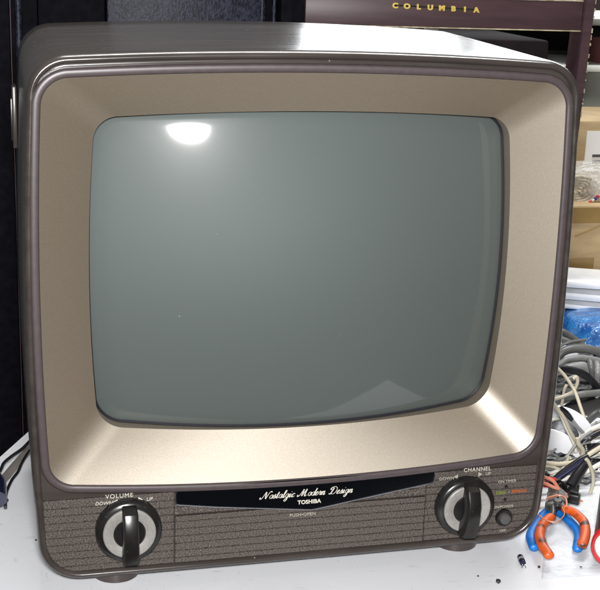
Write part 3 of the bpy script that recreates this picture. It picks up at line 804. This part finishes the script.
bm = bmesh.new(); tube(bm, [at(u, v, .1385) for u, v in [(560.5, 409.3), (563.5, 411.5), (567, 414.2), (571.8, 419.8)]], .0028, rfun=lambda t: 1.15 - .5 * t * t); obj('sleeve', bm, 'blackcable', lead)
wire('wire', [(570, 454), (575.6, 445), (580.7, 438), (589, 430.7), (600, 425.6), (610, 422)], .14, .0021, 'cream', 'cream cable curving up to the right from the spool', 'wire', G2)
wire('wire', [(540, 463), (546, 463), (560, 464), (573.5, 462), (581.7, 457.3), (582.7, 450), (578.6, 444), (577.6, 438)], .11, .0019, 'beige', 'beige wire swept in a wide loop along the bottom of the spool', 'wire', G2)
wire('wire', [(576, 463), (584, 458), (592, 452.5), (600, 447.6), (610, 442)], .115, .0021, 'beige', 'thick beige wire slanting to the right above the black plug', 'wire', G2)
wire('wire', [(552, 481), (560, 479.7), (571, 477.5), (582.7, 473.6), (600, 464), (612, 458)], .10, .0020, 'cream', 'cream cable passing behind the black plug', 'wire', G2)
wire('wire', [(586, 459), (589, 463), (593, 475.6), (592, 488), (586, 500)], .085, .0015, 'beige', 'beige wire hanging right of the black plug', 'wire', G2)
wire('wire', [(560, 462), (568, 455), (574, 447), (583, 437), (592, 431)], .125, .0013, 'lightcable', 'thin grey wire crossing beneath the curved cream cable', 'wire', G2)
wire('wire', [(545, 484), (556, 476), (564, 467), (569, 456)], .115, .0013, 'beige', 'thin beige wire rising behind the salmon wires', 'wire', G2)
wire('wire', [(542, 470), (550, 473), (558, 471), (566, 474)], .11, .0015, 'cream', 'short cream wire tucked under the wide beige loop', 'wire', G2)
wire('wire', [(541, 467), (550, 466.5), (558, 469), (564, 474), (566, 480)], .113, .0012, 'beige', 'thin beige wire curling down under the spool', 'wire', G2)
wire('wire', [(574, 482), (584, 476), (594, 471), (606, 463)], .125, .0024, 'lightcable', 'pale grey cable lying beyond the black plug', 'wire', G2)
wire('wire', [(580, 446), (588, 439), (598, 433), (610, 428)], .16, .0028, 'blackcable', 'black cable under the curved cream cable', 'wire')
wire('wire', [(578, 462), (586, 456), (596, 450), (610, 441)], .135, .0032, 'blackcable', 'black cable running up to the right edge', 'wire')
wire('wire', [(550, 484), (558, 476), (567, 469), (580, 460), (588, 456)], .105, .0026, 'blackcable', 'black cable crossing under the wide beige loop', 'wire')
wire('wire', [(556, 480), (566, 473), (576, 466), (586, 459)], .098, .0026, 'navy', 'dark blue cable alongside the crossing black cable', 'wire')
# copper coloured bits: small orange part
bm = bmesh.new(); q = at(597, 433, .17); box(bm, q, (.008, .006, .006), rot=Matrix.Rotation(.4, 3, 'Z'), bevel=.0008); o = obj('terminal_block', bm, M['orange']); tag(o, 'small orange terminal block above the black plug', 'connector')
# ---- finer tangle between the spool and the pliers, and a dark layer under it
rt = random.Random(21)
def tangle(n, u0, u1, v0, v1, ya, yb, r0, r1, mats, name, label, group):
    for k in range(n):
        u = rt.uniform(u0, u1); v = rt.uniform(v0, v1); y = ya + (yb - ya) * (v1 - v) / (v1 - v0) + rt.uniform(-.012, .006)
        ang = rt.uniform(-1.1, .5); L = rt.uniform(14, 34); bend = rt.uniform(-9, 9)
        pts = []
        for t in (-1, -.5, 0, .5, 1):
            pts.append(at(u + math.cos(ang) * L * t * .9 + rt.uniform(-1.5, 1.5) - math.sin(ang) * bend * (1 - t * t), v + math.sin(ang) * L * t * .6 + bend * (1 - t * t) + rt.uniform(-1.5, 1.5), y + rt.uniform(-.005, .005)))
        pts = [Vector((max(p.x, .196 if p.y > -.01 else .188), p.y, max(p.z, TZ + .003))) for p in pts]
        bm = bmesh.new(); tube(bm, pts, rt.uniform(r0, r1), seg=8, sub=7)
        o = obj(name, bm, rt.choice(mats)); tag(o, label, 'wire', group)
tangle(16, 552, 606, 424, 484, .125, .21, .0026, .0038, ['blackcable', 'blackcable', 'darkgrey', 'navy'], 'cable', 'dark cable buried under the pale wires right of the spool', 'dark cables under the pale tangle')
tangle(34, 548, 606, 428, 486, .105, .19, .0009, .0017, ['beige', 'cream', 'cream', 'lightcable', 'greycable'], 'wire', 'fine pale wire in the tangle between the spool and the pliers', 'fine pale wires of the tangle')
tangle(20, 556, 606, 352, 400, .28, .36, .0014, .0028, ['lightcable', 'greycable', 'blackcable', 'greycable'], 'cable', 'thin grey cable strand among the loops of the grey coil', 'thin strands of the grey coil')
# ---- black plug
e = empty('mains_plug', at(575, 480, .085), 'black moulded plug standing among the wires', 'plug')
bm = bmesh.new(); tube(bm, [at(589, 458, .09), at(584, 466, .088), at(577, 476, .085), at(571, 486, .082)], .0042, seg=14, rfun=lambda t: .75 + .5 * t)
obj('strain_relief', bm, 'blackcable', e)
bm = bmesh.new(); qa = at(564, 487, .083); qb = at(577, 487, .083); box(bm, (qa + qb) / 2, ((qb - qa).length * 1.0, .010, .0065), bevel=.0015, seg=3); obj('plug_head', bm, 'black', e)
bm = bmesh.new(); box(bm, (at(572, 495, .083)), (.0075, .009, .009), bevel=.001); obj('plug_body', bm, 'black', e)
e2 = empty('connector_block', at(584, 484, .105), 'charcoal connector block right of the black plug', 'connector')
bm = bmesh.new(); box(bm, at(585, 484.5, .105), (.013, .010, .008), rot=Matrix.Rotation(.5, 3, 'Z'), bevel=.001); obj('housing', bm, 'darkgrey', e2)
bm = bmesh.new(); box(bm, at(583, 480.5, .1), (.005, .003, .0015), rot=Matrix.Rotation(.5, 3, 'Z'), bevel=.0003); obj('latch', bm, 'lightcable', e2)
# dark junk at table level behind pliers
for k, (u, v, s, lab) in enumerate([(556, 491, .009, 'black clip lying just behind the plier jaws'), (546, 484, .007, 'black clip lying against the television corner'), (573, 503, .008, 'black clip lying right of the plier jaws')]):
    bm = bmesh.new(); q = atz(u, v, TZ); rot = Matrix.Rotation(.5 + k, 3, 'Z'); box(bm, q + Vector((0, 0, .0042)), (s * 1.3, s, .008), rot=rot, bevel=.0012)
    box(bm, q + Vector((0, 0, .0094)), (s * .9, s * .35, .0022), rot=rot, bevel=.0006)
    o = obj('clip', bm, 'black'); tag(o, lab, 'clip', 'black clips behind the pliers')
# salmon wires and red
wire('wire', [(538, 472), (544, 476.6), (553, 481), (560, 490), (568.5, 496), (578.6, 500), (582, 502)], .07, .0014, 'pink', 'upper salmon wire crossing down to the right above the pliers', 'wire', 'salmon wires')
wire('wire', [(538, 481), (544, 483), (553, 487), (560, 490.5), (567, 497)], .068, .0014, 'pink', 'lower salmon wire joining the upper one above the plier jaws', 'wire', 'salmon wires')
wire('wire', [(538, 474), (544, 477.8), (551, 479.5), (555, 480)], .09, .0020, 'redwire', 'upper red wire stub beside the television corner', 'wire', 'red wire stubs')
wire('wire', [(537, 482), (543, 484.5), (548, 485)], .08, .0022, 'redwire', 'lower red wire stub beside the television corner', 'wire', 'red wire stubs')

# ---- pliers
def pliers(hl, hr, head, jaw, z, m, label, zh):
    e = empty('pliers', atz(*head, TZ), label, 'pliers', 'small nippers on the table')
    for side, pts in (('l', hl), ('r', hr)):
        bm = bmesh.new(); tube(bm, [atz(u, v, z) for u, v in pts], .0039, seg=14, sub=10, flat=.8, rfun=round_end); obj('handle', bm, m, e)
    c = atz(*head, zh); t = atz(*jaw, zh); dirv = (t - c); L = dirv.length; dirv.normalize(); sd = Vector((-dirv.y, dirv.x, 0))
    for s in (-1, 1):                          # two half jaws
        o_ = [(-.0065, .0095 * s), (-.001, .0070 * s), (L * .45, .0068 * s), (L * .8, .0050 * s), (L, .0012 * s), (L * .97, .0002 * s), (L * .5, .0003 * s), (0, .0005 * s), (-.006, .0035 * s)]
        bm = bmesh.new(); loft(bm, [[c + dirv * a + sd * b + Vector((0, 0, h)) for a, b in o_] for h in (-.003, .003)], True, True)
        bmesh.ops.bevel(bm, geom=bm.edges[:], offset=.0005, segments=1, affect='EDGES')
        obj('jaw', bm, 'steel', e)
    for s, pts in ((1, hl), (-1, hr)):         # steel shanks into the grips
        bm = bmesh.new(); p0 = c + sd * .004 * s; tube(bm, [p0, atz(*pts[0], z), atz(*pts[1], z)], .0026, seg=10, sub=4); obj('shank', bm, 'steel', e)
    bm = bmesh.new(); revolve(bm, [(.0034, 0), (.0034, .0038), (.0028, .0044), (0, .0045)], c, axis=(0, 0, 1), seg=24); obj('rivet', bm, 'steel', e)
pliers([(552, 508), (546, 513), (540, 519.3), (533, 530), (530.8, 537), (532.5, 543.5), (535, 549)], [(559, 512.5), (564, 516), (569, 520.7), (577, 530), (579, 536), (578.5, 542), (577, 550.5)], (556.5, 503), (554.5, 489), TZ + .0036, 'blueh', 'blue handled nippers lying under the orange handled nippers', TZ + .0042)
pliers([(552.5, 516), (547, 520), (542.5, 525), (540, 532), (539.8, 537.5), (543, 546.5), (546.5, 551.5), (550, 557)], [(562, 507.8), (568, 509.8), (574, 512.5), (580, 517.5), (583.7, 522), (585.3, 529), (585, 535), (583.5, 541), (581.7, 546)], (557.5, 505), (558, 490), TZ + .0112, 'orangeh', 'dirty orange handled nippers lying on top of the blue handled nippers', TZ + .0108)
bm = bmesh.new(); tube(bm, [atz(u, v, TZ + .0155) for u, v in [(547, 499), (549, 497.6), (558, 495.6), (564.5, 497.6), (566.5, 502), (566.5, 506)]], .0009); o = obj('wire', bm, 'copper'); tag(o, 'copper coloured wire laid across the plier jaws', 'wire')
bm = bmesh.new(); tube(bm, [atz(u, v, TZ + .0162) for u, v in [(538, 514.6), (547, 520.6), (556.5, 522), (563, 517), (564.3, 512.5), (562, 507)]], .0005); o = obj('wire', bm, 'copper'); tag(o, 'hair thin copper wire looped under the orange handles', 'wire')

# ---- clear plastic bag lying under the pliers
bm = bmesh.new(); N = 22
c00, c10, c11, c01 = (atz(542, 579, TZ), atz(612, 574, TZ), atz(612, 508, TZ), atz(549, 512, TZ))
g = []
for j in range(N + 1):
    row = []
    for i in range(N + 1):
        s, t = i / N, j / N
        p = (c00 * (1 - s) + c10 * s) * (1 - t) + (c01 * (1 - s) + c11 * s) * t
        hgt = .0006 + .0003 * (math.sin(s * 9 + t * 3) * math.sin(t * 8 - s * 2) + 1) * min(1, 6 * min(s, t, 1 - s, 1 - t) + .1)
        row.append(bm.verts.new(p + Vector((.0006 * math.sin(t * 11), .0006 * math.sin(s * 9), hgt))))
    g.append(row)
for j in range(N):
    for i in range(N): bm.faces.new((g[j][i], g[j][i + 1], g[j + 1][i + 1], g[j + 1][i]))
bagE = empty('plastic_bag', atz(575, 545, TZ), 'flat clear plastic bag lying on the table under the pliers', 'bag')
obj('film', bm, 'film', bagE, angle=180)
bm = bmesh.new()
tube(bm, [c00 + Vector((0, 0, .0009)), c10 + Vector((0, 0, .0009))], .0005, sub=1, seg=6); tube(bm, [c00 + Vector((0, 0, .0009)), c01 + Vector((0, 0, .0009))], .0005, sub=1, seg=6)
for v0, v1 in ((570, 566), (566.5, 562.5)):
    tube(bm, [atz(543, v0, TZ + .001), atz(612, v1, TZ + .001)], .0004, sub=1, seg=6)
obj('seal', bm, 'film', bagE)

# ---- black tube with red rim at the right edge
RR = .0165
c0 = atz(614.5, 549, TZ + RR); c1_ = atz(619, 500, TZ + RR); ax2 = (c1_ - c0); ax2.z = 0; ax2.normalize()
e = empty('canister', (c0.x, c0.y, TZ), 'black canister with a red rim and white end at the right edge of the table', 'canister')
bm = bmesh.new(); revolve(bm, [(0, .1), (RR - .003, .1), (RR - .0015, .098), (RR - .0012, .004), (RR - .003, .004)], c0, axis=ax2, seg=48); obj('body', bm, 'black', e)
bm = bmesh.new(); revolve(bm, [(RR - .0012, .006), (RR, .005), (RR + .0002, .0015), (RR - .0008, 0), (RR - .0024, .0004), (RR - .0028, .003)], c0, axis=ax2, seg=48); obj('rim', bm, 'red', e)
bm = bmesh.new(); revolve(bm, [(RR - .0026, .003), (RR - .005, .0022), (RR - .0065, .003), (0, .0022)], c0, axis=ax2, seg=48); obj('end_cap', bm, 'whiteplastic', e)

# ---- capacitor and scraps
e = empty('capacitor', atz(521, 561, TZ), 'tiny black capacitor with a pale band lying on the table below the television corner', 'capacitor')
ca = atz(520, 556.5, TZ + .0023); cb_ = atz(523, 563.5, TZ + .0023); axc = (cb_ - ca).normalized(); Lc = (cb_ - ca).length
bm = bmesh.new(); revolve(bm, [(0, 0), (.0018, 0), (.0022, .0005), (.0022, Lc - .0005), (.0018, Lc), (0, Lc)], ca, axis=axc, seg=20); obj('can', bm, 'navy', e)
bm = bmesh.new(); revolve(bm, [(.00232, Lc * .35), (.00232, Lc * .62)], ca, axis=axc, seg=20); obj('band', bm, 'lightcable', e)
for s in (-1, 1):
    bm = bmesh.new(); sd = Vector((-axc.y, axc.x, 0)) * .0009 * s; tube(bm, [cb_ + sd, cb_ + sd + axc * .002, cb_ + sd * 1.6 + axc * .004 + Vector((0, 0, -.0016))], .00025, seg=6); obj('lead', bm, 'chrome', e)
for u, v, s, lab in ((498, 581.5, .0017, 'black scrap on the table below the channel dial'), (539, 567, .0010, 'black crumb on the table right of the capacitor'), (581, 567.5, .0010, 'black crumb on the clear plastic bag'), (478, 576, .0007, 'tiny crumb on the table left of the black scrap'), (36, 540, .0007, 'tiny crumb on the table left of the television')):
    bm = bmesh.new(); bmesh.ops.create_icosphere(bm, subdivisions=2, radius=s, matrix=Matrix.Translation(atz(u, v, TZ + s * .5)))
    for vv in bm.verts: vv.co += Vector((random.uniform(-1, 1), random.uniform(-1, 1), random.uniform(-.4, .4))) * s * .3
    o = obj('scrap', bm, 'debris', smooth=False); tag(o, lab, 'scrap', 'scraps on the table')

# ---- cables on the left of the table
def twire(name, uv, r, m, label, cat, h=0., flat=1., seg=10):
    bm = bmesh.new(); tube(bm, [atz(u, v, TZ + r * flat + h) for u, v in uv], r, flat=flat, seg=seg)
    o = obj(name, bm, m); tag(o, label, cat); return o
twire('ribbon_cable', [(-12, 494), (0, 483), (8, 474), (18, 462), (30, 449), (40, 441)], .0042, 'ribbon', 'flat grey ribbon cable on the table left of the television', 'cable', flat=.25)
twire('cable', [(-10, 485), (0, 471), (4, 463), (12, 456), (22, 449), (29, 442), (36, 436)], .0014, 'blackcable', 'black cable along the far edge of the grey ribbon cable', 'cable', h=.0012)
twire('cable', [(5.5, 508), (5.5, 500), (7, 491), (12, 480), (18, 472), (22, 463), (28, 453), (36, 444)], .0013, 'blackcable', 'black cable curving away from the navy plug at the left edge', 'cable')
e = empty('adapter_plug', atz(-3, 500, TZ), 'navy plug cut by the left edge of the photo on the table', 'plug')
bm = bmesh.new(); tube(bm, [atz(-6, 472, TZ + .007), atz(-2.5, 485, TZ + .007), atz(-2, 500, TZ + .007)], .0068, seg=16, rfun=lambda t: .55 + .45 * min(1, t * 2)); obj('shell', bm, 'navy', e)
bm = bmesh.new(); tube(bm, [atz(-12, 511, TZ + .002), atz(0, 505, TZ + .002), atz(7, 500, TZ + .002)], .0016, seg=8); obj('prong', bm, 'darkgrey', e)

# ================================================================== CAMERA, LIGHT
cd = bpy.data.cameras.new('camera'); co = bpy.data.objects.new('camera', cd); COL.objects.link(co)
cd.lens = FPX / 600 * 36; cd.sensor_width = 36; cd.sensor_fit = 'HORIZONTAL'; cd.clip_start = .01; cd.clip_end = 100
mw = Matrix(((RX.x, -RD.x, -RF.x, CAM.x), (RX.y, -RD.y, -RF.y, CAM.y), (RX.z, -RD.z, -RF.z, CAM.z), (0, 0, 0, 1)))
co.matrix_world = mw
scene.camera = co
def area(name, loc, target, sx_, sy_, power, col):
    l = bpy.data.lights.new(name, 'AREA'); l.shape = 'ELLIPSE' if 'flash' in name else 'RECTANGLE'; l.size = sx_; l.size_y = sy_; l.energy = power; l.color = col
    o = bpy.data.objects.new(name, l); COL.objects.link(o); o.location = loc
    o.rotation_euler = (Vector(target) - Vector(loc)).to_track_quat('-Z', 'Y').to_euler()
    return o
FL = CAM + RX * (-.004) - RD * .045 - RF * .01
area('camera_flash', FL, (0, 0, .17), .112, .066, 16.6, (1, .985, .97))
area('room_window', (1.02, 2.1, .98), (.2, 0, .34), 1.5, .72, 26., (.93, .97, 1.))
area('overhead_fill', (.30, .45, 1.7), (.30, .40, 0), 1.2, .3, 38., (1, .99, .96))  # added overhead fill that brightens the cartons and foam at the back
w = bpy.data.worlds.new('World'); scene.world = w; w.use_nodes = True
bg = w.node_tree.nodes['Background']; bg.inputs[0].default_value = (.9, .95, 1, 1); bg.inputs[1].default_value = .05
scene.view_settings.view_transform = 'Standard'; scene.view_settings.look = 'None'
scene.view_settings.exposure = 0; scene.view_settings.gamma = 1
